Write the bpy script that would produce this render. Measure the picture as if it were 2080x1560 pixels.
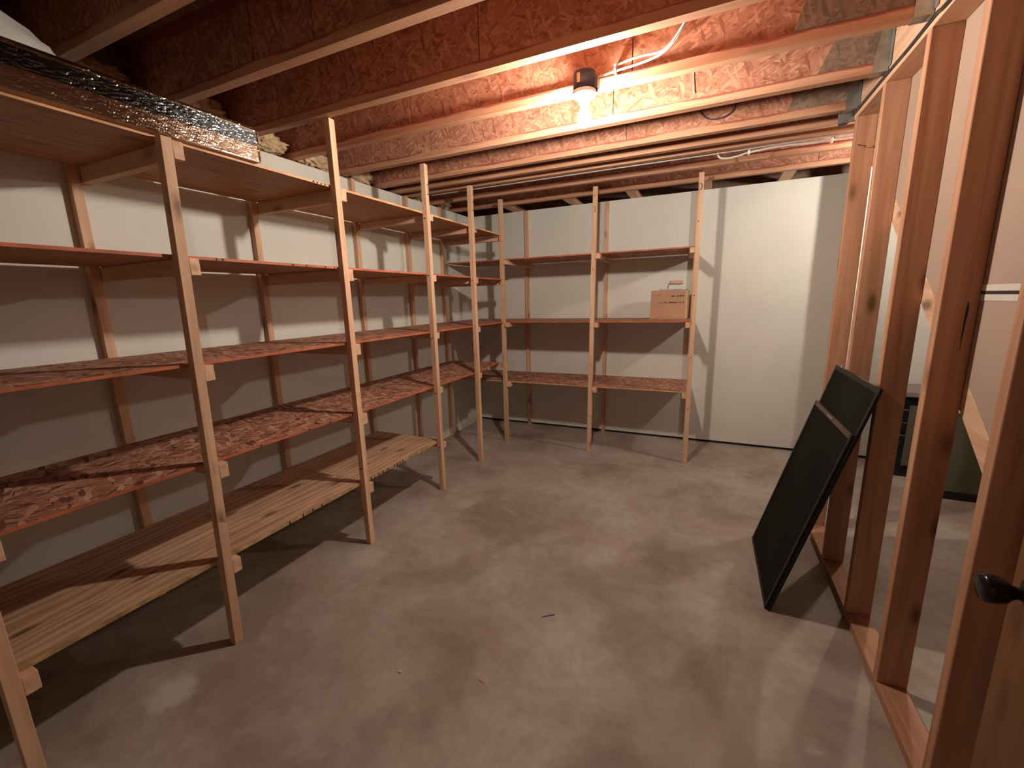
import bpy, bmesh, math, random
from mathutils import Vector, Matrix, noise

for o in list(bpy.data.objects):
    bpy.data.objects.remove(o, do_unlink=True)
scene = bpy.context.scene
COL = scene.collection
R = math.radians

# ------------------------------------------------------------------ camera
CAM = Vector((2.5727, -0.2955, 1.4782))
yaw, pit, rol = R(24.6373), R(-11.3094), R(-1.4638)
fwd = Vector((-math.sin(yaw) * math.cos(pit), math.cos(yaw) * math.cos(pit), math.sin(pit)))
rt = fwd.cross(Vector((0, 0, 1))).normalized()
up = rt.cross(fwd)
r2 = rt * math.cos(rol) + up * math.sin(rol)
u2 = -rt * math.sin(rol) + up * math.cos(rol)
cd = bpy.data.cameras.new('camera')
cd.sensor_width = 36.0
cd.lens = 862.4484 / 2080 * 36.0
cd.clip_start = 0.02
cam = bpy.data.objects.new('camera', cd)
COL.objects.link(cam)
m = Matrix((r2, u2, -fwd)).transposed().to_4x4()
m.translation = CAM
cam.matrix_world = m
scene.camera = cam

# ------------------------------------------------------------------ world, exposure
w = bpy.data.worlds.new('world')
w.use_nodes = True
w.node_tree.nodes['Background'].inputs[0].default_value = (0.5, 0.42, 0.36, 1)
w.node_tree.nodes['Background'].inputs[1].default_value = 0.004
scene.world = w
vs = scene.view_settings
vs.view_transform = 'Standard'
vs.look = 'None'
vs.gamma = 1.0
vs.use_curve_mapping = False
vs.exposure = 0.0
BULB_A = 1750.0          # radiance of the bare bulb in this room
BULB_B = 980.0          # radiance of the bulb in the room beyond the studs
BULB_COL = (1.0, 0.90, 0.77)

# ------------------------------------------------------------------ node helpers
def newmat(name):
    mt = bpy.data.materials.new(name)
    mt.use_nodes = True
    nt = mt.node_tree
    b = nt.nodes['Principled BSDF']
    return mt, nt, b

def N(nt, t, **kw):
    n = nt.nodes.new(t)
    for k, v in kw.items():
        setattr(n, k, v)
    return n

def L(nt, a, b):
    nt.links.new(a, b)

def ramp(nt, stops):
    n = nt.nodes.new('ShaderNodeValToRGB')
    e = n.color_ramp.elements
    e[0].position, e[0].color = stops[0][0], (*stops[0][1], 1)
    e[1].position, e[1].color = stops[-1][0], (*stops[-1][1], 1)
    for p, c in stops[1:-1]:
        x = e.new(p)
        x.color = (*c, 1)
    return n

def coords(nt, rnd=9.0):
    tc = N(nt, 'ShaderNodeTexCoord')
    oi = N(nt, 'ShaderNodeObjectInfo')
    mu = N(nt, 'ShaderNodeMath', operation='MULTIPLY')
    mu.inputs[1].default_value = rnd
    L(nt, oi.outputs['Random'], mu.inputs[0])
    cx = N(nt, 'ShaderNodeCombineXYZ')
    for i in range(3):
        L(nt, mu.outputs[0], cx.inputs[i])
    ad = N(nt, 'ShaderNodeVectorMath', operation='ADD')
    L(nt, tc.outputs['Object'], ad.inputs[0])
    L(nt, cx.outputs[0], ad.inputs[1])
    return ad.outputs[0], oi.outputs['Random'], tc.outputs['Object']

def mapping(nt, v, scale, rot=(0, 0, 0)):
    mp = N(nt, 'ShaderNodeMapping')
    mp.inputs['Scale'].default_value = scale
    mp.inputs['Rotation'].default_value = rot
    L(nt, v, mp.inputs['Vector'])
    return mp.outputs[0]

def mixc(nt, fac, a, b, mode='MIX'):
    mx = N(nt, 'ShaderNodeMix', data_type='RGBA', blend_type=mode)
    for val, i in ((fac, 0), (a, 6), (b, 7)):
        if isinstance(val, (int, float)):
            mx.inputs[i].default_value = val
        elif isinstance(val, tuple):
            mx.inputs[i].default_value = (*val, 1)
        else:
            L(nt, val, mx.inputs[i])
    return mx.outputs[2]

def bump(nt, b, h, strength=0.2, dist=0.002):
    bp = N(nt, 'ShaderNodeBump')
    bp.inputs['Strength'].default_value = strength
    bp.inputs['Distance'].default_value = dist
    L(nt, h, bp.inputs['Height'])
    L(nt, bp.outputs[0], b.inputs['Normal'])

def plain(name, col, rough=0.6, metal=0.0, spec=0.4, var=0.12, sc=6.0, bmp=0.0):
    mt, nt, b = newmat(name)
    v, rnd, _ = coords(nt)
    n = N(nt, 'ShaderNodeTexNoise')
    n.inputs['Scale'].default_value = sc
    n.inputs['Detail'].default_value = 5
    L(nt, v, n.inputs['Vector'])
    rp = ramp(nt, [(0.3, tuple(c * (1 - var) for c in col)), (0.7, tuple(min(1, c * (1 + var)) for c in col))])
    L(nt, n.outputs[0], rp.inputs[0])
    L(nt, rp.outputs[0], b.inputs['Base Color'])
    b.inputs['Roughness'].default_value = rough
    b.inputs['Metallic'].default_value = metal
    b.inputs['Specular IOR Level'].default_value = spec
    if bmp:
        bump(nt, b, n.outputs[0], bmp, 0.004)
    return mt

def lumber(name, axis, dark, light, knots=1.0, rough=0.62, red=False):
    """sawn softwood, grain along the axis, with a few knots"""
    mt, nt, b = newmat(name)
    v, rnd, obj = coords(nt)
    s = [16.0, 16.0, 16.0]
    s[axis] = 0.9
    n = N(nt, 'ShaderNodeTexNoise')
    n.inputs['Scale'].default_value = 1.6
    n.inputs['Detail'].default_value = 6
    n.inputs['Distortion'].default_value = 0.6
    L(nt, mapping(nt, v, s), n.inputs['Vector'])
    mid = tuple((a + c) / 2 for a, c in zip(dark, light))
    rp = ramp(nt, [(0.28, dark), (0.5, mid), (0.72, light)])
    L(nt, n.outputs[0], rp.inputs[0])
    # board to board tint
    tv = ramp(nt, [(0.0, (0.90, 0.88, 0.86)), (0.5, (1, 1, 1)), (1.0, (1.08, 1.04, 1.0))])
    L(nt, rnd, tv.inputs[0])
    c = mixc(nt, 1.0, rp.outputs[0], tv.outputs[0], 'MULTIPLY')
    # knots
    ks = [11.0, 11.0, 11.0]
    ks[axis] = 4.2
    vo = N(nt, 'ShaderNodeTexVoronoi')
    vo.inputs['Scale'].default_value = 1.0
    L(nt, mapping(nt, v, ks), vo.inputs['Vector'])
    sep = N(nt, 'ShaderNodeSeparateColor')
    L(nt, vo.outputs['Color'], sep.inputs[0])
    gt = N(nt, 'ShaderNodeMath', operation='GREATER_THAN')
    gt.inputs[1].default_value = 0.62
    L(nt, sep.outputs[0], gt.inputs[0])
    kr = ramp(nt, [(0.10, (1, 1, 1)), (0.20, (0.40, 0.40, 0.40)), (0.30, (0, 0, 0))])
    L(nt, vo.outputs['Distance'], kr.inputs[0])
    km = N(nt, 'ShaderNodeMath', operation='MULTIPLY')
    L(nt, kr.outputs[0], km.inputs[0])
    L(nt, gt.outputs[0], km.inputs[1])
    k2 = N(nt, 'ShaderNodeMath', operation='MULTIPLY')
    k2.inputs[1].default_value = 0.8 * knots
    L(nt, km.outputs[0], k2.inputs[0])
    c = mixc(nt, k2.outputs[0], c, tuple(x * 0.22 for x in dark))
    if red:
        # red glue line where the web enters the chord
        sx = N(nt, 'ShaderNodeSeparateXYZ')
        L(nt, obj, sx.inputs[0])
        nn = N(nt, 'ShaderNodeTexNoise')
        nn.inputs['Scale'].default_value = 3.0
        nn.inputs['Detail'].default_value = 6
        L(nt, v, nn.inputs['Vector'])
        nm = N(nt, 'ShaderNodeMath', operation='MULTIPLY_ADD')
        nm.inputs[1].default_value = 0.05
        nm.inputs[2].default_value = -0.028
        L(nt, nn.outputs[0], nm.inputs[0])
        ad = N(nt, 'ShaderNodeMath', operation='ADD')
        L(nt, sx.outputs[2], ad.inputs[0])
        L(nt, nm.outputs[0], ad.inputs[1])
        rr = ramp(nt, [(0.028, (0, 0, 0)), (0.032, (1, 1, 1))])
        L(nt, ad.outputs[0], rr.inputs[0])
        c = mixc(nt, rr.outputs[0], c, (0.30, 0.075, 0.05))
    L(nt, c, b.inputs['Base Color'])
    b.inputs['Roughness'].default_value = rough
    b.inputs['Specular IOR Level'].default_value = 0.25
    bump(nt, b, n.outputs[0], 0.25, 0.002)
    return mt

def osb(name, plane, cols, scale=1.0, rough=0.65):
    """pressed strand board: overlapping flakes in three directions"""
    mt, nt, b = newmat(name)
    v, rnd, _ = coords(nt)
    lay = []
    for i, (ang, sx, sy) in enumerate(((0.35, 9, 46), (-0.55, 11, 52), (1.25, 10, 40))):
        rot = (0, 0, ang) if plane == 'xy' else (0, ang, 0)
        sc = (sy * scale, sx * scale, 30) if plane == 'xy' else (sx * scale, 30, sy * scale)
        vo = N(nt, 'ShaderNodeTexVoronoi')
        vo.inputs['Scale'].default_value = 1.0
        vo.inputs['Randomness'].default_value = 1.0
        mp = N(nt, 'ShaderNodeMapping', vector_type='TEXTURE')
        mp.inputs['Rotation'].default_value = rot
        L(nt, v, mp.inputs['Vector'])
        L(nt, mapping(nt, mp.outputs[0], sc), vo.inputs['Vector'])
        sp = N(nt, 'ShaderNodeSeparateColor')
        L(nt, vo.outputs['Color'], sp.inputs[0])
        lay.append((sp.outputs[0], sp.outputs[1]))
    n = N(nt, 'ShaderNodeTexNoise')
    n.inputs['Scale'].default_value = 9.0 * scale
    n.inputs['Detail'].default_value = 3
    L(nt, v, n.inputs['Vector'])
    # choose the layer by the flakes' own random value, so pieces overlap
    a1 = N(nt, 'ShaderNodeMath', operation='GREATER_THAN')
    a1.inputs[1].default_value = 0.55
    L(nt, lay[1][1], a1.inputs[0])
    a2 = N(nt, 'ShaderNodeMath', operation='GREATER_THAN')
    a2.inputs[1].default_value = 0.68
    L(nt, lay[2][1], a2.inputs[0])
    def mixf(f, x, y):
        mx = N(nt, 'ShaderNodeMix', data_type='FLOAT')
        L(nt, f, mx.inputs[0]); L(nt, x, mx.inputs[2]); L(nt, y, mx.inputs[3])
        return mx.outputs[0]
    h = mixf(a1.outputs[0], lay[0][0], lay[1][0])
    h = mixf(a2.outputs[0], h, lay[2][0])
    hh = N(nt, 'ShaderNodeMath', operation='MULTIPLY_ADD')
    hh.inputs[1].default_value = 0.62
    L(nt, h, hh.inputs[0])
    nm = N(nt, 'ShaderNodeMath', operation='MULTIPLY')
    nm.inputs[1].default_value = 0.38
    L(nt, n.outputs[0], nm.inputs[0])
    L(nt, nm.outputs[0], hh.inputs[2])
    rp = ramp(nt, [(0.16, cols[0]), (0.36, cols[1]), (0.6, cols[2]), (0.82, cols[3])])
    L(nt, hh.outputs[0], rp.inputs[0])
    L(nt, rp.outputs[0], b.inputs['Base Color'])
    b.inputs['Roughness'].default_value = rough
    b.inputs['Specular IOR Level'].default_value = 0.25
    bump(nt, b, hh.outputs[0], 0.35, 0.002)
    return mt

def plywood(name, dark, light, rough=0.55, knotty=1.0):
    """rotary-cut veneer with wandering grain along local y and dark knots"""
    mt, nt, b = newmat(name)
    v, rnd, _ = coords(nt)
    wv = N(nt, 'ShaderNodeTexWave', wave_type='BANDS', bands_direction='X')
    wv.inputs['Scale'].default_value = 2.2
    wv.inputs['Distortion'].default_value = 14.0
    wv.inputs['Detail'].default_value = 3.0
    wv.inputs['Detail Scale'].default_value = 0.9
    L(nt, mapping(nt, v, (3.0, 0.55, 1)), wv.inputs['Vector'])
    n = N(nt, 'ShaderNodeTexNoise')
    n.inputs['Scale'].default_value = 2.0
    n.inputs['Detail'].default_value = 7
    n.inputs['Distortion'].default_value = 1.4
    L(nt, mapping(nt, v, (10, 1.3, 10)), n.inputs['Vector'])
    h = N(nt, 'ShaderNodeMix', data_type='FLOAT')
    h.inputs[0].default_value = 0.72
    L(nt, wv.outputs['Fac'], h.inputs[2]); L(nt, n.outputs[0], h.inputs[3])
    mid = tuple((a + c) / 2 for a, c in zip(dark, light))
    rp = ramp(nt, [(0.25, dark), (0.5, mid), (0.75, light)])
    L(nt, h.outputs[0], rp.inputs[0])
    vo = N(nt, 'ShaderNodeTexVoronoi', voronoi_dimensions='2D')
    vo.inputs['Scale'].default_value = 1.0
    L(nt, mapping(nt, v, (6.5, 2.8, 1)), vo.inputs['Vector'])
    kr = ramp(nt, [(0.04, (1, 1, 1)), (0.11, (0.45, 0.45, 0.45)), (0.15, (0, 0, 0))])
    L(nt, vo.outputs['Distance'], kr.inputs[0])
    km = N(nt, 'ShaderNodeMath', operation='MULTIPLY')
    km.inputs[1].default_value = 0.85 * knotty
    L(nt, kr.outputs[0], km.inputs[0])
    sp = N(nt, 'ShaderNodeSeparateColor')
    L(nt, vo.outputs['Color'], sp.inputs[0])
    gt = N(nt, 'ShaderNodeMath', operation='GREATER_THAN')
    gt.inputs[1].default_value = 0.45
    L(nt, sp.outputs[0], gt.inputs[0])
    k2 = N(nt, 'ShaderNodeMath', operation='MULTIPLY')
    L(nt, km.outputs[0], k2.inputs[0]); L(nt, gt.outputs[0], k2.inputs[1])
    c = mixc(nt, k2.outputs[0], rp.outputs[0], tuple(x * 0.3 for x in dark))
    L(nt, c, b.inputs['Base Color'])
    b.inputs['Roughness'].default_value = rough
    b.inputs['Specular IOR Level'].default_value = 0.25
    bump(nt, b, n.outputs[0], 0.2, 0.001)
    return mt

def concrete():
    mt, nt, b = newmat('worn_concrete')
    tc = N(nt, 'ShaderNodeTexCoord')
    v = tc.outputs['Object']
    def nz(sc, det, rough=0.55, dist=0.0):
        n = N(nt, 'ShaderNodeTexNoise')
        n.inputs['Scale'].default_value = sc
        n.inputs['Detail'].default_value = det
        n.inputs['Roughness'].default_value = rough
        n.inputs['Distortion'].default_value = dist
        L(nt, v, n.inputs['Vector'])
        return n.outputs[0]
    base = ramp(nt, [(0.36, (0.275, 0.212, 0.170)), (0.50, (0.370, 0.303, 0.258)), (0.64, (0.420, 0.370, 0.322))])
    L(nt, nz(1.7, 5, 0.6, 0.4), base.inputs[0])
    fine = ramp(nt, [(0.3, (0.86, 0.86, 0.86)), (0.7, (1.12, 1.12, 1.12))])
    L(nt, nz(14, 8, 0.7), fine.inputs[0])
    c = mixc(nt, 1.0, base.outputs[0], fine.outputs[0], 'MULTIPLY')
    red = ramp(nt, [(0.56, (0, 0, 0)), (0.72, (0.55, 0.55, 0.55))])
    L(nt, nz(2.6, 4, 0.5, 0.8), red.inputs[0])
    c = mixc(nt, red.outputs[0], c, (0.36, 0.255, 0.205))
    pale = ramp(nt, [(0.66, (0, 0, 0)), (0.76, (0.6, 0.6, 0.6))])
    L(nt, nz(5.5, 6, 0.62, 0.5), pale.inputs[0])
    c = mixc(nt, pale.outputs[0], c, (0.48, 0.44, 0.39))
    # two pale spills with a ragged edge
    rag = nz(16, 5)
    for (x, y, r, k) in ((0.755, 0.41, 0.075, 0.75), (0.83, 1.40, 0.10, 0.35), (1.02, 2.20, 0.07, 0.35)):
        sb = N(nt, 'ShaderNodeVectorMath', operation='DISTANCE')
        L(nt, v, sb.inputs[0])
        sb.inputs[1].default_value = (x, y, 0)
        ad = N(nt, 'ShaderNodeMath', operation='MULTIPLY_ADD')
        ad.inputs[1].default_value = 0.10
        L(nt, rag, ad.inputs[0]); L(nt, sb.outputs['Value'], ad.inputs[2])
        rr = ramp(nt, [(r + 0.03, (k, k, k)), (r + 0.07, (0, 0, 0))])
        L(nt, ad.outputs[0], rr.inputs[0])
        c = mixc(nt, rr.outputs[0], c, (0.56, 0.53, 0.48))
    L(nt, c, b.inputs['Base Color'])
    b.inputs['Roughness'].default_value = 0.62
    b.inputs['Specular IOR Level'].default_value = 0.3
    bump(nt, b, nz(40, 8, 0.7), 0.12, 0.003)
    return mt

def drywall(name, col, var=0.05):
    mt, nt, b = newmat(name)
    tc = N(nt, 'ShaderNodeTexCoord')
    n = N(nt, 'ShaderNodeTexNoise')
    n.inputs['Scale'].default_value = 2.2
    n.inputs['Detail'].default_value = 5
    L(nt, tc.outputs['Object'], n.inputs['Vector'])
    rp = ramp(nt, [(0.3, tuple(c * (1 - var) for c in col)), (0.7, tuple(min(1, c * (1 + var)) for c in col))])
    L(nt, n.outputs[0], rp.inputs[0])
    L(nt, rp.outputs[0], b.inputs['Base Color'])
    b.inputs['Roughness'].default_value = 0.8
    b.inputs['Specular IOR Level'].default_value = 0.2
    n2 = N(nt, 'ShaderNodeTexNoise')
    n2.inputs['Scale'].default_value = 160
    n2.inputs['Detail'].default_value = 3
    L(nt, tc.outputs['Object'], n2.inputs['Vector'])
    bump(nt, b, n2.outputs[0], 0.08, 0.002)
    return mt

LD, LL = (0.50, 0.285, 0.178), (0.72, 0.475, 0.325)
M = {}
for i, ax in enumerate('xyz'):
    M['lum_' + ax] = lumber('sawn_lumber_' + ax, i, LD, LL)
SD, SL = (0.38, 0.175, 0.096), (0.58, 0.320, 0.200)
for i, ax in enumerate('xyz'):
    M['stud_' + ax] = lumber('stud_lumber_' + ax, i, SD, SL, 1.0)
M['chord'] = lumber('joist_chord', 0, (0.37, 0.175, 0.098), (0.58, 0.315, 0.195), 0.5, red=True)
M['web'] = osb('joist_web_osb', 'xz', [(0.25, 0.095, 0.055), (0.36, 0.148, 0.088), (0.43, 0.188, 0.115), (0.54, 0.27, 0.175)], 1.9)
M['web_grey'] = osb('stiffener_osb', 'xz', [(0.15, 0.095, 0.065), (0.19, 0.120, 0.085), (0.23, 0.150, 0.105), (0.27, 0.18, 0.125)], 1.8)
M['shelf_osb'] = osb('shelf_osb', 'xy', [(0.12, 0.042, 0.025), (0.29, 0.115, 0.068), (0.42, 0.195, 0.125), (0.60, 0.34, 0.24)], 1.5)
M['ply'] = plywood('shelf_plywood', (0.36, 0.19, 0.108), (0.66, 0.425, 0.285))
M['ply_dark'] = plywood('shelf_plywood_orange', (0.30, 0.125, 0.050), (0.46, 0.215, 0.095), knotty=0.6)
M['edge_red'] = plain('red_sealed_edge', (0.44, 0.115, 0.05), 0.6, var=0.3, sc=9)
M['edge_tan'] = plain('tan_board_edge', (0.60, 0.31, 0.15), 0.6, var=0.3, sc=9)
M['edge_ply'] = plain('plywood_edge', (0.40, 0.26, 0.12), 0.65, var=0.4, sc=20)
M['floor'] = concrete()
M['wall'] = drywall('painted_drywall', (0.66, 0.645, 0.59))
M['paper'] = drywall('bare_drywall_paper', (0.39, 0.275, 0.215), 0.08)
M['subfloor'] = osb('subfloor_osb', 'xy', [(0.13, 0.06, 0.035), (0.24, 0.12, 0.07), (0.32, 0.18, 0.10), (0.42, 0.26, 0.16)], 0.6)
M['void'] = plain('gap_dark', (0.03, 0.024, 0.02), 0.9)
M['pale'] = plain('pale_strip', (0.62, 0.56, 0.48), 0.7)
M['steel'] = plain('galvanised_steel', (0.40, 0.40, 0.37), 0.42, 0.85, 0.5, 0.35, 12, 0.1)
M['white_cable'] = plain('white_cable', (0.62, 0.58, 0.52), 0.45)
M['grey_cable'] = plain('grey_white_cable', (0.40, 0.37, 0.34), 0.5)
M['black_cable'] = plain('dark_blue_cable', (0.02, 0.025, 0.04), 0.35)
M['bluegrey'] = plain('dark_grey_plastic', (0.05, 0.05, 0.085), 0.45)
M['porcelain'] = plain('white_porcelain', (0.85, 0.83, 0.78), 0.25)
M['label_tan'] = plain('tan_paper_label', (0.62, 0.36, 0.16), 0.6)
M['black'] = plain('black_screen', (0.010, 0.009, 0.007), 0.8, spec=0.12, var=0.35, sc=3)
M['black_frame'] = plain('black_frame', (0.016, 0.015, 0.012), 0.5, spec=0.25)
M['strip_brown'] = plain('dull_bronze_strip', (0.085, 0.052, 0.038), 0.4)
M['chrome'] = plain('chrome', (0.8, 0.8, 0.78), 0.15, 1.0)
M['card'] = plain('cardboard', (0.44, 0.245, 0.150), 0.75, var=0.08)
M['card_edge'] = plain('cardboard_light', (0.60, 0.37, 0.22), 0.75)
M['ink'] = plain('black_ink', (0.03, 0.016, 0.012), 0.7)
M['ink_faint'] = plain('faded_ink', (0.30, 0.15, 0.095), 0.7)
M['trowel'] = plain('dull_steel', (0.30, 0.25, 0.25), 0.4, 0.6)
M['handle'] = plain('worn_wood_handle', (0.55, 0.33, 0.22), 0.5)
M['darkband'] = plain('dark_band', (0.030, 0.033, 0.038), 0.35)
M['bag'] = plain('milky_plastic', (0.40, 0.385, 0.34), 0.45, var=0.2, sc=9, bmp=0.3)
M['fluff'] = plain('tan_insulation', (0.56, 0.40, 0.24), 0.95, var=0.3, sc=18, bmp=0.8)
M['bronze'] = plain('dark_bronze', (0.030, 0.022, 0.020), 0.22, 0.6)
M['door'] = lumber('door_veneer', 2, (0.15, 0.062, 0.024), (0.22, 0.10, 0.042), 0.5, 0.5)
M['olive'] = plain('olive_panel', (0.125, 0.115, 0.080), 0.5)
M['cab_black'] = plain('cabinet_black', (0.012, 0.013, 0.016), 0.35)
M['cab_grey'] = plain('cabinet_grey_top', (0.24, 0.19, 0.165), 0.45)
M['wrapped'] = plain('caster_wrap', (0.75, 0.71, 0.63), 0.8, var=0.2, bmp=0.4)  # pale wrap of the added shadow caster beyond the studs
M['nail'] = plain('dark_nail', (0.03, 0.025, 0.025), 0.4, 0.6)

def wrapmat():
    """clear stretch film: see-through, with sharp creased glints"""
    mt, nt, b = newmat('clear_stretch_film')
    v, rnd, _ = coords(nt, 0)
    n = N(nt, 'ShaderNodeTexNoise')
    n.inputs['Scale'].default_value = 1.0
    n.inputs['Detail'].default_value = 4
    n.inputs['Distortion'].default_value = 2.2
    L(nt, mapping(nt, v, (20, 20, 75), (R(14), 0, 0)), n.inputs['Vector'])
    bp = N(nt, 'ShaderNodeBump')
    bp.inputs['Strength'].default_value = 1.0
    bp.inputs['Distance'].default_value = 0.0006
    L(nt, n.outputs[0], bp.inputs['Height'])
    gl = N(nt, 'ShaderNodeBsdfGlossy')
    gl.inputs['Roughness'].default_value = 0.12
    L(nt, bp.outputs[0], gl.inputs['Normal'])
    tr = N(nt, 'ShaderNodeBsdfTransparent')
    tr.inputs[0].default_value = (0.95, 0.95, 0.95, 1)
    fr = N(nt, 'ShaderNodeFresnel')
    fr.inputs['IOR'].default_value = 1.6
    L(nt, bp.outputs[0], fr.inputs['Normal'])
    mx = N(nt, 'ShaderNodeMixShader')
    L(nt, fr.outputs[0], mx.inputs[0]); L(nt, tr.outputs[0], mx.inputs[1]); L(nt, gl.outputs[0], mx.inputs[2])
    L(nt, mx.outputs[0], nt.nodes['Material Output'].inputs[0])
    return mt
M['film'] = wrapmat()

def bulbmat(name, strength):
    mt, nt, b = newmat(name)
    e = N(nt, 'ShaderNodeEmission')
    e.inputs[0].default_value = (*BULB_COL, 1)
    e.inputs[1].default_value = strength
    L(nt, e.outputs[0], nt.nodes['Material Output'].inputs[0])
    return mt

# ------------------------------------------------------------------ mesh helpers
def wloc(o):
    v = Vector(o.location)
    while o.parent:
        o = o.parent
        v += Vector(o.location)
    return v

def link(name, me, mats, parent=None, loc=(0, 0, 0)):
    """loc is in world space; parents carry no rotation"""
    for mt in (mats if isinstance(mats, (list, tuple)) else [mats]):
        me.materials.append(M[mt] if isinstance(mt, str) else mt)
    o = bpy.data.objects.new(name, me)
    COL.objects.link(o)
    if parent:
        o.parent = parent
        o.location = Vector(loc) - wloc(parent)
    else:
        o.location = loc
    return o

def finish(bm, name, mats, parent, loc, smooth=False, bevel=0.0):
    if bevel:
        bmesh.ops.bevel(bm, geom=list(bm.edges), offset=bevel, segments=1, affect='EDGES', profile=0.5)
    bmesh.ops.recalc_face_normals(bm, faces=bm.faces[:])
    me = bpy.data.meshes.new(name)
    bm.to_mesh(me)
    bm.free()
    if smooth:
        for p in me.polygons:
            p.use_smooth = True
    return link(name, me, mats, parent, loc)

def hexa_bm(pts, bm=None):
    bm = bm or bmesh.new()
    v = [bm.verts.new(p) for p in pts]
    for f in ((0, 3, 2, 1), (4, 5, 6, 7), (0, 1, 5, 4), (1, 2, 6, 5), (2, 3, 7, 6), (3, 0, 4, 7)):
        bm.faces.new([v[i] for i in f])
    return bm

def boxpts(x0, x1, y0, y1, z0, z1):
    return [(x0, y0, z0), (x1, y0, z0), (x1, y1, z0), (x0, y1, z0), (x0, y0, z1), (x1, y0, z1), (x1, y1, z1), (x0, y1, z1)]

def hexa(name, pts, mat, parent=None, bevel=0.0, edge=None):
    c = sum((Vector(p) for p in pts), Vector()) / 8
    bm = hexa_bm([Vector(p) - c for p in pts])
    o = finish(bm, name, [mat] if edge is None else [mat, edge], parent, c, bevel=bevel)
    if edge is not None:
        for p in o.data.polygons:
            if abs(p.normal.z) < 0.5:
                p.material_index = 1
    return o

def box(name, x0, x1, y0, y1, z0, z1, mat, parent=None, bevel=0.0, edge=None):
    return hexa(name, boxpts(x0, x1, y0, y1, z0, z1), mat, parent, bevel, edge)

def prism(name, poly, z0, z1, mat, parent=None, axis='z', edge=None):
    """poly extruded along axis; poly holds the two other coordinates in xyz order"""
    def mk(a, b, c):
        return {'z': (a, b, c), 'x': (c, a, b), 'y': (a, c, b)}[axis]
    lo = [Vector(mk(a, b, z0)) for a, b in poly]
    hi = [Vector(mk(a, b, z1)) for a, b in poly]
    c = (sum(lo, Vector()) + sum(hi, Vector())) / (2 * len(poly))
    bm = bmesh.new()
    vl = [bm.verts.new(p - c) for p in lo]
    vh = [bm.verts.new(p - c) for p in hi]
    bm.faces.new(vl[::-1]); bm.faces.new(vh)
    n = len(poly)
    for i in range(n):
        bm.faces.new((vl[i], vl[(i + 1) % n], vh[(i + 1) % n], vh[i]))
    o = finish(bm, name, [mat] if edge is None else [mat, edge], parent, c)
    if edge is not None:
        for p in o.data.polygons:
            if abs(p.normal.z) < 0.5:
                p.material_index = 1
    return o

def tube(name, pts, r, mat, parent=None, seg=8, sub=6):
    """round cable through the points (Catmull-Rom)"""
    P = [Vector(p) for p in pts]
    path = []
    if len(P) > 2:
        for i in range(len(P) - 1):
            a, b, c, d = P[max(i - 1, 0)], P[i], P[i + 1], P[min(i + 2, len(P) - 1)]
            for k in range(sub):
                t = k / sub
                path.append(0.5 * ((2 * b) + (c - a) * t + (2 * a - 5 * b + 4 * c - d) * t * t + (-a + 3 * b - 3 * c + d) * t ** 3))
        path.append(P[-1])
    else:
        path = P
    o0 = path[0].copy()
    bm = bmesh.new()
    rings = []
    for i, p in enumerate(path):
        d = (path[min(i + 1, len(path) - 1)] - path[max(i - 1, 0)]).normalized()
        s = d.cross(Vector((0.13, 0.31, 0.94))).normalized()
        t = d.cross(s)
        rings.append([bm.verts.new(p - o0 + r * (math.cos(2 * math.pi * k / seg) * s + math.sin(2 * math.pi * k / seg) * t)) for k in range(seg)])
    for a, b in zip(rings, rings[1:]):
        for k in range(seg):
            bm.faces.new((a[k], a[(k + 1) % seg], b[(k + 1) % seg], b[k]))
    bm.faces.new(rings[0][::-1]); bm.faces.new(rings[-1])
    return finish(bm, name, mat, parent, o0, smooth=True)

def lathe(name, prof, mat, parent, loc, axis='z', seg=28, smooth=True):
    bm = bmesh.new()
    rings = []
    for r, h in prof:
        ring = []
        for k in range(seg):
            a = 2 * math.pi * k / seg
            c, s = r * math.cos(a), r * math.sin(a)
            ring.append(bm.verts.new({'z': (c, s, h), 'x': (h, c, s), 'y': (c, h, s)}[axis]))
        rings.append(ring)
    for a, b in zip(rings, rings[1:]):
        for k in range(seg):
            bm.faces.new((a[k], a[(k + 1) % seg], b[(k + 1) % seg], b[k]))
    bm.faces.new(rings[0][::-1]); bm.faces.new(rings[-1])
    o = finish(bm, name, mat, parent, loc)
    if smooth:
        for p in o.data.polygons:
            p.use_smooth = len(p.vertices) == 4
    return o

def empty(name, loc, parent=None):
    o = bpy.data.objects.new(name, None)
    o.empty_display_size = 0.1
    COL.objects.link(o)
    o.location = loc
    if parent:
        o.parent = parent
        o.location = Vector(loc) - wloc(parent)
    return o

def tag(o, label, cat, group=None, kind=None):
    o['label'] = label
    o['category'] = cat
    if group:
        o['group'] = group
    if kind:
        o['kind'] = kind
    return o

# ================================================================== SETTING
XL, YB, ZJ = 0.03, 4.26, 2.415        # left wall face, back wall face, underside of joists
WS = 3.231                            # inner face of the stud wall

tag(finish(hexa_bm(boxpts(-0.2, 6.5, -1.6, 4.6, -0.12, 0.0)), 'floor', 'floor', None, (0, 0, 0)), 'worn brown-grey concrete basement floor', 'floor', kind='structure')
tag(box('wall_left', -0.10, XL, -1.5, 4.40, 0.0, 2.405, 'wall'), 'off-white painted wall behind the long shelving', 'wall', kind='structure')
tag(box('wall_back', XL, 6.4, YB, YB + 0.016, 0.027, 2.42, 'wall'), 'off-white painted wall at the far end behind the short shelving', 'wall', kind='structure')
tag(box('gap_shade', XL, 6.4, YB + 0.02, YB + 0.16, 0.0, 2.40, 'void'), 'dark backing painted as shade in the gap under the far wall board', 'wall gap', kind='structure')  # solid slab, its near-black colour stands in for shade inside the gap
tag(box('trim_2', XL, XL + 0.004, 2.5, 4.25, 0.0, 0.055, 'pale'), 'pale strip along the foot of the long wall', 'trim', kind='structure')
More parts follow.
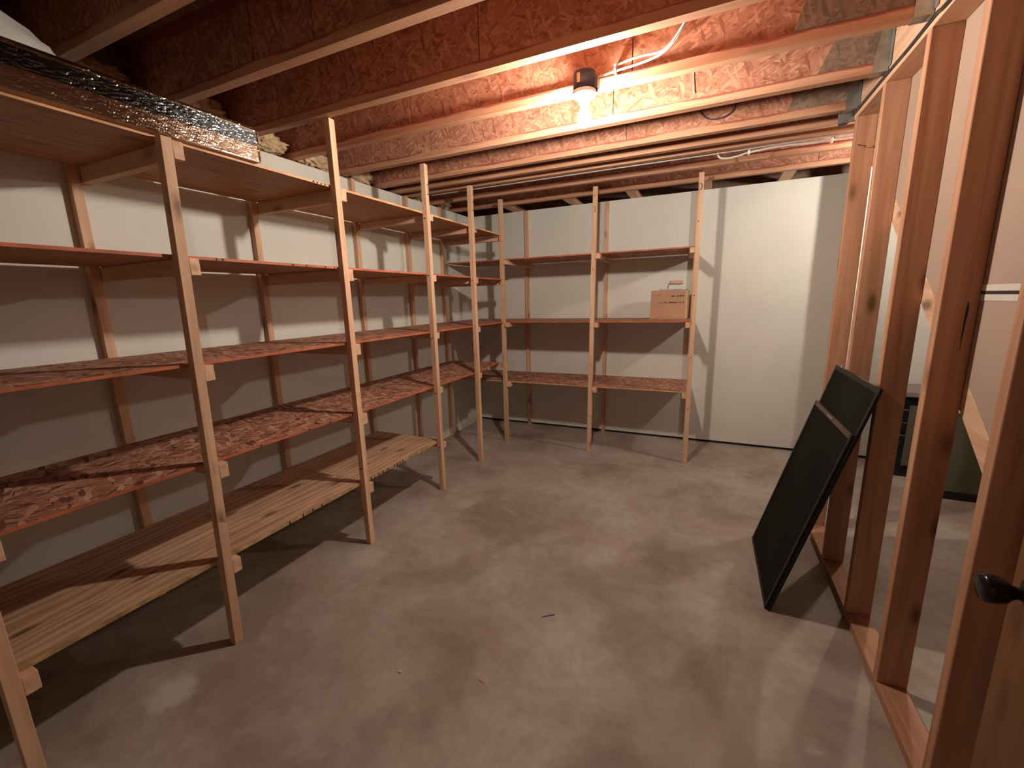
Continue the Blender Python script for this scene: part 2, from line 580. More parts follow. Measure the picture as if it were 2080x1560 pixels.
tag(box('wall_front', -0.1, 6.4, -1.6, -1.5, 0.0, 2.72, 'wall'), 'off-white wall behind the viewer', 'wall', kind='structure')
tag(box('wall_far', 6.4, 6.5, -1.6, 4.4, 0.0, 2.72, 'wall'), 'off-white side wall of the room beyond the studs', 'wall', kind='structure')

# ---- ceiling: subfloor, I-joists, beam, blocking
ceil = tag(empty('ceiling', (1.6, 1.6, 2.717)), 'open ceiling of wooden I-joists under strand board', 'ceiling', kind='structure')
box('subfloor', -0.15, 6.4, -1.6, 4.5, 2.717, 2.735, 'subfloor', ceil)
box('rim_board', -0.15, -0.115, -1.6, 4.4, 2.406, 2.716, 'web_grey', ceil)
box('rim_board', -0.1, 6.4, 4.44, 4.47, 2.42, 2.716, 'web_grey', ceil)
box('sill_plate', -0.11, 0.005, -1.5, 4.38, 2.405, 2.4145, 'lum_y', ceil)
FW, FH, JH = 0.046, 0.040, 0.302
def joist(far, x0, x1, joints, stiff=None, hanger=False):
    yc = far - FW / 2
    bm = bmesh.new()
    c = Vector(((x0 + x1) / 2, yc, ZJ))
    for z0, z1 in ((0, FH), (JH - FH, JH)):
        hexa_bm([Vector(p) - c for p in boxpts(x0, x1, far - FW, far, ZJ + z0, ZJ + z1)], bm)
    nf = len(bm.faces)
    hexa_bm([Vector(p) - c for p in boxpts(x0, x1, yc - 0.0015, yc + 0.0015, ZJ + FH - 0.001, ZJ + JH - FH + 0.001)], bm)
    j = finish(bm, 'joist', ['chord', 'void'], ceil, c)
    for p in j.data.polygons[nf:]:
        p.material_index = 1
    xs = [x0] + sorted(joints) + [x1]
    for a, b in zip(xs, xs[1:]):
        off = random.uniform(-0.0012, 0.0012)
        box('web_panel', a + 0.0022, b - 0.0022, yc - 0.005 + off, yc + 0.005 + off, ZJ + FH - 0.001, ZJ + JH - FH + 0.001, 'web', j)
    if stiff:
        xb, xt = stiff
        zb, zt = ZJ + FH + 0.001, ZJ + JH - FH - 0.004
        prism('web_stiffener', [(xb, zb), (x1 - 0.02, zb), (x1 - 0.02, zt), (xt, zt)], yc - 0.021, yc - 0.0062, 'web_grey', j, 'y')
    if hanger:
        h0 = x1 - 0.052
        t = 0.0016
        box('joist_hanger', h0, x1 + 0.002, far - FW - t, far + t, ZJ - 0.0025, ZJ - 0.0004, 'steel', j)
        for yy in (far - FW - t - 0.0016, far + 0.0016):
            prism('joist_hanger', [(h0 + 0.0, ZJ - 0.0025), (x1 + 0.002, ZJ - 0.0025), (x1 + 0.002, ZJ + 0.20), (h0 + 0.022, ZJ + 0.20), (h0, ZJ + 0.05)], yy, yy + t, 'steel', j, 'y')
        for yy in (far - FW - 0.032, far + 0.0035):
            box('hanger_flange', x1 + 0.0005, x1 + 0.002, yy, yy + 0.028, ZJ + 0.01, ZJ + 0.20, 'steel', j)
    return j
random.seed(4)
XE = 3.226
joist(-0.52, -0.11, XE, [0.9, 2.1])
joist(-0.11, -0.11, XE, [0.7, 1.9])
joist(0.295, -0.11, XE, [0.5, 1.7, 2.9])
joist(0.703, -0.11, XE, [0.25, 1.45, 2.66])
joist(1.107, -0.11, XE, [0.81, 1.15, 2.36])
joist(1.522, -0.11, XE, [0.42, 1.64, 2.86])
joist(1.910, -0.11, XE, [0.992, 2.204], (2.81, 2.885), True)
joist(2.333, -0.11, XE, [0.826, 2.036], (2.97, 3.07), True)
joist(2.750, -0.11, XE, [0.82, 2.036], (2.91, 2.985), True)
joist(2.965, -0.11, 5.9, [0.6, 1.8, 3.0, 4.2])
joist(3.120, -0.11, 5.9, [0.9, 2.1, 3.3, 4.5])
joist(3.492, -0.11, 5.9, [1.18, 2.395, 3.286, 4.5])
joist(3.916, -0.11, 5.9, [0.7, 1.9, 3.28, 4.4])
box('beam', WS, WS + 0.089, -1.5, 2.76, 2.4135, 2.7165, 'lum_y', ceil, 0.002)
for xc in (0.60, 1.26, 1.865, 2.50, 3.11):
    hexa('blocking_board', boxpts(xc - 0.045, xc + 0.045, 3.918, 4.43, 2.421, 2.459), 'lum_y', ceil, 0.002)

# ---- stud wall
wr = tag(empty('wall_right', (WS, 1.8, 0)), 'open stud wall with bare drywall backing on the right', 'wall', kind='structure')
box('bottom_plate', WS, WS + 0.089, 0.95, 2.80, 0.0005, 0.038, 'stud_y', wr, 0.002)
box('top_plate', WS, WS + 0.089, -1.4, 2.765, 2.374, 2.412, 'lum_y', wr, 0.002)
for y in (2.707, 2.300, 1.868, 1.475, 1.075):
    box('stud', WS, WS + 0.089, y, y + 0.038, 0.0385, 2.3735, 'stud_z', wr, 0.002)
for y in (-0.55, -0.95, -1.35):
    box('stud', WS, WS + 0.089, y, y + 0.038, 0.0385, 2.3735, 'stud_z', wr, 0.002)
bz = lambda y: 1.578 + 0.83 * (y - 1.935)
hexa('diagonal_brace', [(3.321, 0.75, bz(0.75) - 0.105), (3.357, 0.75, bz(0.75) - 0.105), (3.357, 2.86, bz(2.86) - 0.105), (3.321, 2.86, bz(2.86) - 0.105),
                        (3.321, 0.75, bz(0.75)), (3.357, 0.75, bz(0.75)), (3.357, 2.86, bz(2.86)), (3.321, 2.86, bz(2.86))], 'lum_y', wr, 0.002)
zs = 1.463
ys = 1.935 + (zs - 1.578) / 0.83 - 0.005
prism('drywall_sheet', [(0.35, bz(0.35) + 0.001), (ys, zs - 0.0006), (0.35, zs - 0.0006)], 3.3205, 3.333, 'paper', wr, 'x')
prism('drywall_sheet', [(-0.6, zs + 0.0006), (ys, zs + 0.0006), (2.90, bz(2.90) + 0.001), (2.90, 2.41), (-0.6, 2.41)], 3.3205, 3.333, 'paper', wr, 'x')
for z0 in (zs + 0.004, zs - 0.024):
    box('joint_tape', 3.3192, 3.3203, 1.290, 1.60, z0, z0 + 0.018, 'pale', wr)
box('joint_seam', 3.3190, 3.3203, 1.290, 1.60, zs - 0.0055, zs + 0.0035, 'ink', wr)

prism('split', [(3.294, 1.440), (3.299, 1.418), (3.296, 1.347), (3.294, 1.280), (3.2915, 1.347), (3.292, 1.415)], 1.4743, 1.4749, 'ink', wr, 'y')

# ---- door with knob (standing open on the right)
dr = tag(empty('door_1', (3.157, 0.35, 0.0)), 'brown wooden door standing open at the right edge', 'door', kind='structure')
box('door_panel', 3.140, 3.175, -0.05, 0.762, 0.012, 2.03, 'door', dr, 0.002)
kb = lathe('knob', [(0.030, 0.0), (0.030, -0.006), (0.013, -0.012), (0.011, -0.024), (0.014, -0.032), (0.023, -0.042), (0.0265, -0.058), (0.0265, -0.068), (0.023, -0.073), (0.006, -0.0745)],
           'bronze', dr, (3.140, 0.700, 0.930), 'x')
kb['label'] = 'dark bronze door knob'

# ================================================================== SHELVING
PW = 0.0375
D, E_ = 0.750, 0.7115
ZT = [0.407, 0.842, 1.258, 1.676, 2.095]      # tops of the five boards
TH = [0.018, 0.0115, 0.0115, 0.0115, 0.0115]
sh = tag(empty('wooden_shelving', (0.37, 1.8, 0.0)), 'long five-level raw wood shelving along the left wall', 'shelving', 'built-in wooden shelving')
FP = [(0.030, 0.030, 2.088), (0.661, 0.708, 2.088), (1.511, 1.511, 2.4135), (2.328, 2.328, 2.404), (2.965, 2.965, 2.400), (3.586, 3.586, 2.413)]
RP = [0.03, 0.705, 1.515, 2.352, 2.990, 3.545]
def post(name, x0, x1, yb, yt, z, mat='lum_z', parent=sh, xt=0.0):
    return hexa(name, [(x0, yb, 0.0005), (x1, yb, 0.0005), (x1, yb + PW, 0.0005), (x0, yb + PW, 0.0005),
                       (x0 + xt, yt, z), (x1 + xt, yt, z), (x1 + xt, yt + PW, z), (x0 + xt, yt + PW, z)], mat, parent, 0.0015)
fposts = []
for i, (yb, yt, z) in enumerate(FP):
    d = D if i < 5 else 0.7285
    fposts.append(post('front_post', d - PW, d, yb, yt, z))
for i, y in enumerate(RP):
    post('rear_post', XL + 0.0005, XL + PW, y, y, 2.086 if i == 1 else 2.404)
for i in range(6):
    yb, yt, ztop = FP[i]
    for k in range(5):
        if k == 0 and i > 3:
            continue
        z1 = ZT[k] - TH[k] - 0.0003
        h = 0.064 if i < 3 else 0.046
        yf = yb + (yt - yb) * z1 / ztop + PW + 0.0005
        yr = RP[i] + PW + 0.0005
        xf = (D if i < 5 else 0.7285) - random.uniform(0.0, 0.006)
        hexa('cleat', [(XL + 0.002, yr, z1 - h), (xf, yf, z1 - h), (xf, yf + 0.037, z1 - h), (XL + 0.002, yr + 0.037, z1 - h),
                       (XL + 0.002, yr, z1), (xf, yf, z1), (xf, yf + 0.037, z1), (XL + 0.002, yr + 0.037, z1)], 'lum_x', sh, 0.0015)
XB = XL + PW + 0.012          # rear edge of the boards
def board(k, y0, y1, mat, edge, parent=sh):
    return box('shelf_board', XB, E_, y0, y1, ZT[k] - TH[k], ZT[k], mat, parent, edge=edge)
b1a = board(0, -0.75, 1.530, 'ply', 'edge_ply')
b1b = board(0, 1.533, 2.375, 'ply', 'edge_ply')
b2a = board(1, -0.75, 1.560, 'shelf_osb', 'edge_red')
prism('shelf_board', [(XB, 1.563), (E_, 1.563), (E_, 3.00), (0.700, 3.05), (0.710, 3.10), (0.690, 3.17), (0.700, 3.23), (0.655, 3.27), (0.672, 3.30), (0.640, 3.33), (0.655, 3.40), (0.645, 3.60), (XB, 3.60)],
      ZT[1] - TH[1], ZT[1], 'shelf_osb', sh, edge='edge_red')
b3a = board(2, -0.75, 1.545, 'shelf_osb', 'edge_red')
board(2, 1.548, 3.02, 'shelf_osb', 'edge_red')
board(2, 3.023, 3.615, 'shelf_osb', 'edge_red')
b4a = board(3, -0.75, 0.72, 'ply_dark', 'edge_red')
b4b = board(3, 0.723, 1.560, 'ply_dark', 'edge_red')
board(3, 1.563, 3.60, 'ply_dark', 'edge_red')
board(4, -0.75, 0.742, 'ply_dark', 'edge_tan')
b5b = board(4, 0.745, 1.562, 'ply_dark', 'edge_tan')
b5c = board(4, 1.565, 3.60, 'ply_dark', 'edge_tan')
# printed stamp remains along board edges
def stamps(parent, k, ys):
    for y in ys:
        w = random.uniform(0.007, 0.012)
        box('ink_mark', E_ + 0.0001, E_ + 0.0008, y, y + w, ZT[k] - TH[k] + 0.001, ZT[k] - 0.002, 'ink', parent)
stamps(b1b, 0, [1.60, 1.63, 1.67, 1.71, 1.76, 1.82, 1.85, 1.88, 1.91])
stamps(b1a, 0, [1.02, 1.10, 1.16, 1.22])
stamps(b2a, 1, [0.93, 1.20, 1.34, 1.48])
stamps(b4b, 3, [0.86, 0.885, 1.22, 1.30, 1.42, 1.48])
stamps(b5b, 4, [1.40, 1.425, 1.45, 1.475])
stamps(b5c, 4, [2.74, 2.78, 2.82, 2.86])

FQ = 3.586
sb = tag(empty('wooden_shelving', (1.6, 3.92, 0.0)), 'short three-level raw wood shelving against the far wall', 'shelving', 'built-in wooden shelving')
def post_q(x, z, xt):
    return hexa('front_post', [(x, FQ, 0.0005), (x + PW, FQ, 0.0005), (x + PW, FQ + PW, 0.0005), (x, FQ + PW, 0.0005),
                               (x + xt, FQ, z), (x + PW + xt, FQ, z), (x + PW + xt, FQ + PW, z), (x + xt, FQ + PW, z)], 'lum_z', sb, 0.0015)
q1 = post_q(1.5755, 2.414, 0.035)
q2 = post_q(2.4474, 2.414, 0.005)
for x in (0.695, 1.575, 2.42):
    box('rear_post', x, x + PW, YB - PW, YB - 0.0008, 0.0005, 2.412, 'lum_z', sb, 0.0015)
ZM = [0.646, 1.258, 1.866]
for k, z in enumerate(ZM):
    z1 = z - 0.0118
    for j, x in enumerate((0.7295, 1.5755 + PW + 0.001, 2.4474 - 0.038)):
        s = z1 / 2.414 * (0, 0.035, 0.005)[j]
        xr = (0.695, 1.575, 2.42)[j] + (PW + 0.001 if j < 2 else -0.0385)
        hexa('cleat', [(x + s, FQ - 0.012 * (k % 2), z1 - 0.043), (x + s + 0.037, FQ - 0.012 * (k % 2), z1 - 0.043), (xr + 0.037, YB - 0.003, z1 - 0.043), (xr, YB - 0.003, z1 - 0.043),
                       (x + s, FQ - 0.012 * (k % 2), z1), (x + s + 0.037, FQ - 0.012 * (k % 2), z1), (xr + 0.037, YB - 0.003, z1), (xr, YB - 0.003, z1)], 'lum_y', sb, 0.0015)
    edge = ('edge_tan', 'edge_red', 'edge_red')[k]
    mat = ('shelf_osb', 'shelf_osb', 'shelf_osb')[k]
    for a, b in ((XL + 0.05, 1.60), (1.603, 2.452)):
        box('shelf_board', a, b, FQ + PW + 0.001, 4.216, z - 0.0115, z, mat, sb, edge=edge)
# bent wire hooks and nails on posts
def hook(x, y, z, parent):
    tube('wire_hook', [(x, y + 0.002, z + 0.03), (x + 0.002, y - 0.010, z + 0.032), (x + 0.008, y - 0.014, z + 0.012), (x + 0.004, y - 0.012, z - 0.012), (x - 0.004, y - 0.010, z - 0.016)], 0.0022, 'nail', parent, 6, 4)
hook(1.628, FQ, 2.22, q1)
hook(2.470, FQ, 2.30, q2)
for i in (3, 4):
    yb = FP[i][0]
    tube('wire_hook', [(D - 0.002, yb + 0.02, 2.27), (D + 0.012, yb + 0.02, 2.27), (D + 0.012, yb + 0.02, 2.21), (D - 0.002, yb + 0.02, 2.21)], 0.002, 'nail', fposts[i], 6, 3)
for i, zz in ((2, (0.50,)), (3, (2.05, 1.66, 1.21, 0.79, 0.36)), (4, (1.64, 1.0)), (5, (2.03,))):
    for z in zz:
        x = (D if i < 5 else 0.7285) - 0.019
        lathe('nail', [(0.0045, 0.0), (0.0045, -0.004), (0.001, -0.005)], 'nail', fposts[i], (x, FP[i][0] + 0.0005, z), 'y', 8)
for p, x, zs_ in ((q1, 1.5755, (2.34, 1.72, 0.86, 0.36)), (q2, 2.4474, (2.05, 1.47, 0.95, 0.50))):
    for z in zs_:
        lathe('nail', [(0.0045, 0.0), (0.0045, -0.003), (0.001, -0.004)], 'nail', p, (x + 0.019 + 0.035 * z / 2.414 * (x < 2), FQ + 0.0005, z), 'y', 8)

# ================================================================== LAMPS
def lamp(loc, strength, label, cat='light', tagbox=True):
    x, y, z = loc                       # z: underside of the box
    t = tag(empty('ceiling_light', (x, y, z + 0.075)), label, cat, 'bare bulb lampholders')
    jb = lathe('junction_box', [(0.049, 0.075), (0.050, 0.0)], 'bluegrey', t, (x, y, z), 'z', 24)
    if tagbox:
        hexa('paper_label', boxpts(x - 0.0195, x - 0.006, y - 0.0520, y - 0.0480, z + 0.022, z + 0.060), 'label_tan', jb)
        box('mounting_ear', x + 0.047, x + 0.062, y - 0.012, y + 0.040, z + 0.004, z + 0.050, 'bluegrey', jb, 0.002)
    lathe('lampholder', [(0.054, 0.0), (0.056, -0.010), (0.050, -0.020), (0.030, -0.030), (0.024, -0.046), (0.018, -0.047)], 'porcelain', t, (x, y, z - 0.0005), 'z', 28)
    prof = [(0.0135, -0.047), (0.0145, -0.060), (0.019, -0.076), (0.0265, -0.094), (0.0300, -0.110), (0.0300, -0.118), (0.0270, -0.131), (0.0200, -0.141), (0.0100, -0.1465), (0.001, -0.148)]
    lathe('light_bulb', prof, bulbmat('glowing_bulb', strength), t, (x, y, z - 0.0005), 'z', 28)
    return t
lamp((2.008, 1.800, 2.388), BULB_A, 'bare lit bulb under a dark round box on the ceiling joist')
lamp((3.780, 3.185, 2.388), BULB_B, 'second bare bulb lighting the room beyond the stud wall', tagbox=False)
box('lamp_block', 3.72, 3.84, 3.13, 3.24, 2.4635, 2.716, 'lum_x', ceil)

# ================================================================== CABLES
t = tag(tube('white_cable', [(2.062, 1.838, 2.452), (2.14, 1.852, 2.467), (2.221, 1.856, 2.474), (2.293, 1.852, 2.481), (2.343, 1.846, 2.494), (2.385, 1.835, 2.521), (2.427, 1.810, 2.565), (2.452, 1.780, 2.60), (2.46, 1.76, 2.68)], 0.0048, 'white_cable'),
        'white cable running from the lamp box up to the right', 'cable', 'white cables at the lamp')
t2 = tag(tube('white_cable', [(2.128, 1.856, 2.484), (2.165, 1.852, 2.493), (2.221, 1.85, 2.499), (2.262, 1.848, 2.499), (2.313, 1.842, 2.494), (2.355, 1.838, 2.505), (2.395, 1.822, 2.536), (2.436, 1.795, 2.580), (2.468, 1.775, 2.62), (2.475, 1.76, 2.68)], 0.0048, 'white_cable'),
         'upper white cable arching above the lamp cable', 'cable', 'white cables at the lamp')
box('cable_clip', 2.129, 2.139, 1.844, 1.880, 2.458, 2.476, 'porcelain', t, 0.001)
box('cable_clip', 2.129, 2.139, 1.848, 1.880, 2.479, 2.494, 'porcelain', t2, 0.001)
tag(tube('thin_wire', [(2.440, 2.302, 2.60), (2.439, 2.298, 2.555), (2.443, 2.294, 2.490), (2.450, 2.297, 2.484)], 0.0022, 'white_cable'), 'thin pale wire hanging against the joist right of the lamp', 'wire')
tag(tube('thin_wire', [(2.462, 2.722, 2.60), (2.467, 2.718, 2.544), (2.500, 2.714, 2.500), (2.545, 2.714, 2.484), (2.600, 2.714, 2.490), (2.640, 2.718, 2.512), (2.66, 2.722, 2.56)], 0.0040, 'bluegrey'), 'dark wire loop sagging below the joist behind the lamp', 'wire')
tag(tube('long_cable', [(4.6, 3.13, 2.407), (3.32, 3.116, 2.408), (2.57, 3.126, 2.406), (2.0, 3.127, 2.408), (0.85, 3.130, 2.409), (0.25, 3.13, 2.409)], 0.0045, 'grey_cable', sub=8), 'long white cable run along the joists near the far wall', 'cable')
lc = tag(tube('loop_cable', [(2.572, 3.145, 2.425), (2.586, 3.150, 2.388), (2.629, 3.155, 2.376), (2.703, 3.155, 2.381), (2.770, 3.15, 2.392), (2.95, 3.145, 2.40), (3.121, 3.150, 2.394), (3.217, 3.15, 2.396), (3.6, 3.15, 2.40)], 0.0062, 'white_cable'), 'short white cable drooping below the long cable', 'cable')
for x in (2.762, 3.214):
    box('cable_clip', x - 0.006, x + 0.006, 3.138, 3.162, 2.378, 2.416, 'porcelain', lc, 0.001)
tag(tube('dark_cable', [(3.222, -0.9, 2.389), (3.222, 1.2, 2.388), (3.223, 1.722, 2.386), (3.224, 1.835, 2.396), (3.2245, 2.05, 2.394), (3.2245, 2.257, 2.399), (3.2225, 2.65, 2.402), (3.218, 2.78, 2.402), (3.19, 2.86, 2.398)], 0.0052, 'black_cable'), 'dark blue cable clipped along the top plate of the stud wall', 'cable')
hg = tag(empty('metal_bracket', (3.24, 2.83, 2.36)), 'bent dark metal bracket at the end of the ceiling beam', 'bracket')
box('bracket_plate', 3.16, 3.31, 2.768, 2.772, 2.37, 2.56, 'steel', hg)
prism('bracket_tab', [(3.165, 2.355), (3.20, 2.36), (3.26, 2.412), (3.165, 2.412)], 2.775, 2.779, 'bluegrey', hg, 'y')
nl = tag(tube('bent_nail', [(3.275, 2.700, 2.215), (3.275, 2.665, 2.213), (3.255, 2.655, 2.214), (3.235, 2.652, 2.222)], 0.0018, 'nail', None, 6, 4), 'thin bent nail sticking out near the top of the last stud', 'nail')

# ================================================================== THINGS ON THE TOP SHELF
pk = tag(empty('wrapped_package', (0.46, 0.35, ZT[4])), 'long flat wooden package in clear film on the top shelf', 'package')
y0, y1, z0 = -0.70, 1.100, ZT[4] + 0.0005
box('package_body', 0.20, 0.735, y0, y1, z0, z0 + 0.130, 'card_edge', pk, 0.002)
box('dark_strip', 0.7351, 0.7385, y0, y1 - 0.004, z0 + 0.066, z0 + 0.122, 'darkband', pk)
# the film: a closed sleeve whose front is drawn into fine creases
fx, fy0, fy1, fz0, fz1 = 0.7425, y0 - 0.003, y1 + 0.004, z0 + 0.0004, z0 + 0.1345
bm = bmesh.new()
NY, NZ = 330, 30
g = []
for a in range(NY + 1):
    row = []
    for b in range(NZ + 1):
        yy, zz = fy0 + (fy1 - fy0) * a / NY, fz0 + (fz1 - fz0) * b / NZ
        q = Vector((0, (yy + zz * 1.2) * 26, zz * 105))
        k = abs(noise.noise(q)) + 0.6 * abs(noise.noise(q * 2.1 + Vector((5, 0, 0))))
        e = min(a, NY - a, 3) / 3 * min(b, NZ - b, 2) / 2
        row.append(bm.verts.new((fx + e * (0.0026 * k - 0.0004) - 0.47, yy - 0.2, zz - z0)))
    g.append(row)
for a in range(NY):
    for b in range(NZ):
        bm.faces.new((g[a][b], g[a + 1][b], g[a + 1][b + 1], g[a][b + 1]))
bk = {}
for yy in (fy0, fy1):
    for zz in (fz0, fz1):
        bk[yy, zz] = bm.verts.new((0.195 - 0.47, yy - 0.2, zz - z0))
bm.faces.new([r[NZ] for r in g] + [bk[fy1, fz1], bk[fy0, fz1]])
bm.faces.new([r[0] for r in g][::-1] + [bk[fy0, fz0], bk[fy1, fz0]])
bm.faces.new(g[NY][::1] + [bk[fy1, fz1], bk[fy1, fz0]])
bm.faces.new(g[0][::-1] + [bk[fy0, fz0], bk[fy0, fz1]])
finish(bm, 'plastic_film', 'film', pk, (0.47, 0.2, z0))

def blob(name, c, r, mat, seed, amp=0.12, freq=3.0, zmin=None, sub=4, parent=None, ridge=False, rough=False):
    bm = bmesh.new()
    bmesh.ops.create_icosphere(bm, subdivisions=sub, radius=1.0)
    for v in bm.verts:
        d = v.co.normalized()
        q = d * freq + Vector((seed * 3.1, seed * 1.7, seed * 5.3))
        k = noise.noise(q) + 0.5 * noise.noise(q * 2.3) + 0.25 * noise.noise(q * 5.1)
        if rough:
            k += 0.35 * noise.noise(q * 3.7) + 0.25 * noise.noise(q * 8.0) + 0.15 * noise.noise(q * 15.0)
        if ridge:
            k = -abs(k) * 1.2 + 0.2
        v.co = Vector((d.x * r[0], d.y * r[1], d.z * r[2])) * (1 + amp * k)
        if zmin is not None:
            v.co.z = max(v.co.z, zmin - c[2])
    return finish(bm, name, mat, parent, c, smooth=True)
tag(blob('plastic_bag', (0.53, 0.10, 2.262), (0.20, 0.46, 0.150), 'bag', 3, 0.10, 2.4, 2.2305, ridge=True), 'crumpled milky plastic bag lying on the wrapped package', 'bag')

# insulation tucked between joist ends on the left wall
FL = [((-0.02, 1.32, 2.520), (0.10, 0.155, 0.100), 'big tuft of tan insulation beside the wrapped package', 11),
      ((-0.005, 1.72, 2.475), (0.055, 0.125, 0.060), 'low pale insulation strip behind the tall second post', 12),
      ((-0.03, 2.12, 2.470), (0.06, 0.15, 0.055), 'flat tan insulation between joists above the third rear post', 13),
      ((-0.02, 2.53, 2.475), (0.055, 0.14, 0.060), 'tan insulation in the joist gap behind the third tall post', 14),
      ((-0.02, 3.31, 2.475), (0.06, 0.11, 0.060), 'tan insulation in the joist gap above the fourth rear post', 15),
      ((-0.02, 3.70, 2.480), (0.06, 0.14, 0.065), 'tan insulation in the corner joist gap', 16),
      ((-0.02, 0.90, 2.500), (0.07, 0.13, 0.080), 'tan insulation hidden in shade behind the wrapped package', 17)]
for c, r, lb, s in FL:
    tag(blob('insulation_tuft', c, r, 'fluff', s, 0.34, 3.4, 2.4147, 5, rough=True), lb, 'insulation', 'insulation at the joist ends')

# ================================================================== CARTON AND TROWEL
YC = 3.935
cx0, cx1, cz = 2.083, 2.398, ZM[1] + 0.0006
ct = tag(empty('cardboard_box', (2.24, 4.03, cz)), 'closed brown cardboard box on the middle far shelf', 'box')
bm = hexa_bm([Vector(p) - Vector((2.24, 4.03, cz)) for p in [(cx0, YC, cz), (cx1, YC, cz), (cx1 + 0.01, YC + 0.20, cz), (cx0 + 0.01, YC + 0.20, cz),
      (cx0 + 0.004, YC, cz + 0.258), (cx1 + 0.004, YC, cz + 0.258), (cx1 + 0.014, YC + 0.20, cz + 0.258), (cx0 + 0.014, YC + 0.20, cz + 0.258)]])
finish(bm, 'carton_body', 'card', ct, (2.24, 4.03, cz), bevel=0.003)
hexa('carton_flap', [(cx0 + 0.006, YC + 0.003, cz + 0.2582), (cx1 - 0.012, YC + 0.003, cz + 0.2582), (cx1 - 0.006, YC + 0.095, cz + 0.2582), (cx0 + 0.01, YC + 0.095, cz + 0.2582),
                     (cx0 + 0.006, YC + 0.003, cz + 0.2612), (cx1 - 0.012, YC + 0.003, cz + 0.2612), (cx1 - 0.006, YC + 0.095, cz + 0.2632), (cx0 + 0.01, YC + 0.095, cz + 0.2632)], 'card', ct)
box('carton_edge', cx1 - 0.010, cx1 + 0.0052, YC - 0.0015, YC - 0.0002, cz + 0.004, cz + 0.254, 'card_edge', ct)
random.seed(21)
def inkline(xa, xb, z, h, groups, mat='ink'):
    """a row of blurred letter strokes, grouped like the words of the print"""
    n = sum(groups) + len(groups) - 1
    st = (xb - xa) / n
    x = xa
    for g in groups:
        for k in range(g):
            dz = random.uniform(-0.15, 0.15) * h
            box('print_stroke', x + st * 0.08, x + st * random.uniform(0.72, 0.95), YC - 0.0007, YC - 0.0002, z + dz, z + dz + h * random.uniform(0.55, 1.0), mat, ct)
            x += st
        x += st
inkline(2.265, 2.372, cz + 0.203, 0.015, (3, 6))
inkline(2.165, 2.378, cz + 0.146, 0.013, (1, 1, 3, 8, 2, 2))
inkline(2.110, 2.180, cz + 0.214, 0.010, (3,), 'ink_faint')

zt = cz + 0.2645
tr = tag(empty('hand_trowel', (2.25, 4.0, zt)), 'old plastering trowel with wooden handle lying on the cardboard box', 'trowel')
box('blade', 2.150, 2.345, YC + 0.02, YC + 0.115, zt, zt + 0.0025, 'trowel', tr)
box('blade_rib', 2.155, 2.340, YC + 0.058, YC + 0.074, zt + 0.0026, zt + 0.010, 'trowel', tr, 0.001)
tube('tang', [(2.222, YC + 0.066, zt + 0.009), (2.228, YC + 0.066, zt + 0.035), (2.236, YC + 0.066, zt + 0.060), (2.258, YC + 0.066, zt + 0.066)], 0.0055, 'trowel', tr)
lathe('handle', [(0.010, -0.058), (0.0165, -0.054), (0.0185, -0.02), (0.0185, 0.03), (0.0170, 0.052), (0.012, 0.058)], 'handle', tr, (2.296, YC + 0.066, zt + 0.066), 'x', 16)

# ================================================================== LEANING SCREENS
mS = 0.297 / 1.09
Uv = Vector((mS, 0, 1)).normalized()
Nv = Vector((-Uv.z, 0, Uv.x))           # towards the room
def screen(label, x0, ya, yb, length, off, th, rail):
    def P(s, u, n):                     # s across (0 far .. 1 near), u up the slope, n out of the panel
        return Vector((x0, ya + (yb - ya) * s, 0)) + Uv * u + Nv * (off + n)
    u0 = -(Nv.z * off) / Uv.z + 0.0006  # rests on the floor
    base = P(0.5, u0, 0)
    t = tag(empty('window_screen', (base.x, base.y, 0)), label, 'screen', 'dark framed screens leaning on the studs')
    W = abs(ya - yb)
    def bar(name, s0, s1, a, b, n0, n1, mat):
        return hexa(name, [P(s0, a, n0), P(s1, a, n0), P(s1, a, n1), P(s0, a, n1), P(s0, b, n0), P(s1, b, n0), P(s1, b, n1), P(s0, b, n1)], mat, t, 0.0)
    f = 0.020 / W
    bar('frame_rail', 0, f, u0, u0 + length, 0, th, 'black_frame')
    bar('frame_rail', 1 - f, 1, u0, u0 + length, 0, th, 'black_frame')
    bar('frame_rail', f, 1 - f, u0, u0 + 0.020, 0, th, 'black_frame')
    top = bar('frame_rail', f, 1 - f, u0 + length - 0.022, u0 + length, 0, th, rail)
    bar('mesh_panel', f, 1 - f, u0 + 0.020, u0 + length - 0.022, th * 0.25, th * 0.75, 'black')
    return t, P, u0 + length, bar
s1, P1, uT, bar1 = screen('taller black framed screen leaning against the studs', 2.926, 2.440, 1.792, 1.130, 0.0, 0.011, 'black_frame')
for s in (0.13, 0.90):
    bar1('metal_clip', s - 0.02, s + 0.02, uT + 0.0003, uT + 0.009, 0.001, 0.010, 'chrome')
s2, P2, uT2, bar2 = screen('shorter black screen with bronze top rail in front of the taller one', 2.926, 2.455, 1.800, 0.922, 0.0125, 0.011, 'strip_brown')
bar2('pull_tab', 0.42, 0.55, uT2 - 0.013, uT2 - 0.008, 0.0112, 0.0122, 'chrome')

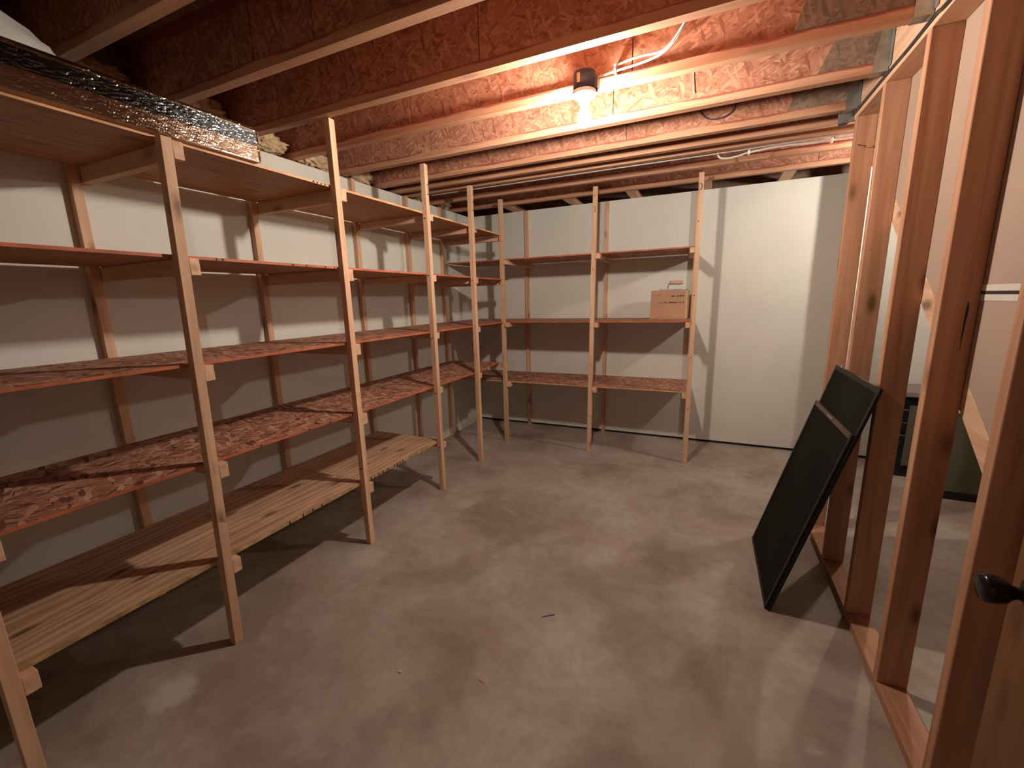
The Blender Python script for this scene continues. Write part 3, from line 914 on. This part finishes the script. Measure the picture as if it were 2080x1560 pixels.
# ================================================================== ROOM BEYOND THE STUDS
ca = tag(empty('drawer_cabinet', (4.25, 4.07, 0)), 'grey-topped black drawer cabinet beyond the stud wall', 'cabinet')
box('carcass', 3.945, 4.50, 3.905, 4.235, 0.0005, 0.640, 'cab_black', ca, 0.003)
box('top_slab', 3.93, 4.52, 3.86, 4.24, 0.6605, 0.700, 'cab_grey', ca, 0.003)
box('top_rail', 3.95, 4.50, 3.91, 4.23, 0.6405, 0.660, 'cab_black', ca)
for z in (0.352, 0.455, 0.558):
    d = box('drawer', 3.955, 4.050, 3.893, 3.9045, z - 0.095, z - 0.012, 'cab_black', ca, 0.002)
    box('pull_strip', 3.955, 4.050, 3.888, 3.9045, z - 0.0115, z - 0.001, 'chrome', d)
box('side_panel', 4.056, 4.49, 3.893, 3.9045, 0.095, 0.590, 'olive', ca, 0.002)
cb = tag(empty('storage_cabinet', (4.45, 3.70, 0)), 'dark olive cabinet with black base between the studs', 'cabinet')
box('carcass', 4.10, 4.80, 3.535, 3.855, 0.0555, 0.628, 'olive', cb, 0.003)
box('plinth', 4.105, 4.795, 3.530, 3.85, 0.0005, 0.055, 'cab_black', cb)
box('top_trim', 4.095, 4.805, 3.530, 3.86, 0.6285, 0.640, 'pale', cb, 0.002)

# added unseen pipe-shaped stand-in, placed to cast the dark strip on the far wall
bm = bmesh.new()
rings = []
for i in range(49):
    z = 0.0005 + 2.41 * i / 48
    r = 0.066 + 0.008 * noise.noise(Vector((0, 0, z * 5))) + 0.003 * noise.noise(Vector((3, 0, z * 14)))
    rings.append([bm.verts.new((r * math.cos(2 * math.pi * k / 14), r * math.sin(2 * math.pi * k / 14), z)) for k in range(14)])
for a, b in zip(rings, rings[1:]):
    for k in range(14):
        bm.faces.new((a[k], a[(k + 1) % 14], b[(k + 1) % 14], b[k]))
bm.faces.new(rings[0][::-1]); bm.faces.new(rings[-1])
tag(finish(bm, 'shadow_caster', 'wrapped', None, (3.600, 3.850, 0), smooth=True), 'added pipe-shaped shadow caster behind the last stud', 'shadow caster')

# ================================================================== BITS ON THE FLOOR
tag(tube('wood_splinter', [(1.944, 1.342, 0.0016), (1.972, 1.364, 0.0022), (1.997, 1.382, 0.0016)], 0.0014, 'ink', None, 6, 3), 'thin dark splinter lying in the middle of the floor', 'splinter')
tag(hexa('drywall_crumb', boxpts(1.512, 1.526, 0.832, 0.842, 0.0003, 0.006), 'pale', None, 0.002), 'white crumb on the floor in front of the second tall post', 'crumb')
tag(hexa('wood_chip', [(1.832, 0.930, 0.0003), (1.860, 0.922, 0.0003), (1.862, 0.928, 0.0003), (1.836, 0.938, 0.0003), (1.832, 0.930, 0.003), (1.860, 0.922, 0.002), (1.862, 0.928, 0.002), (1.836, 0.938, 0.003)], 'stud_x'), 'small brown wood chip near the front of the floor', 'wood chip')
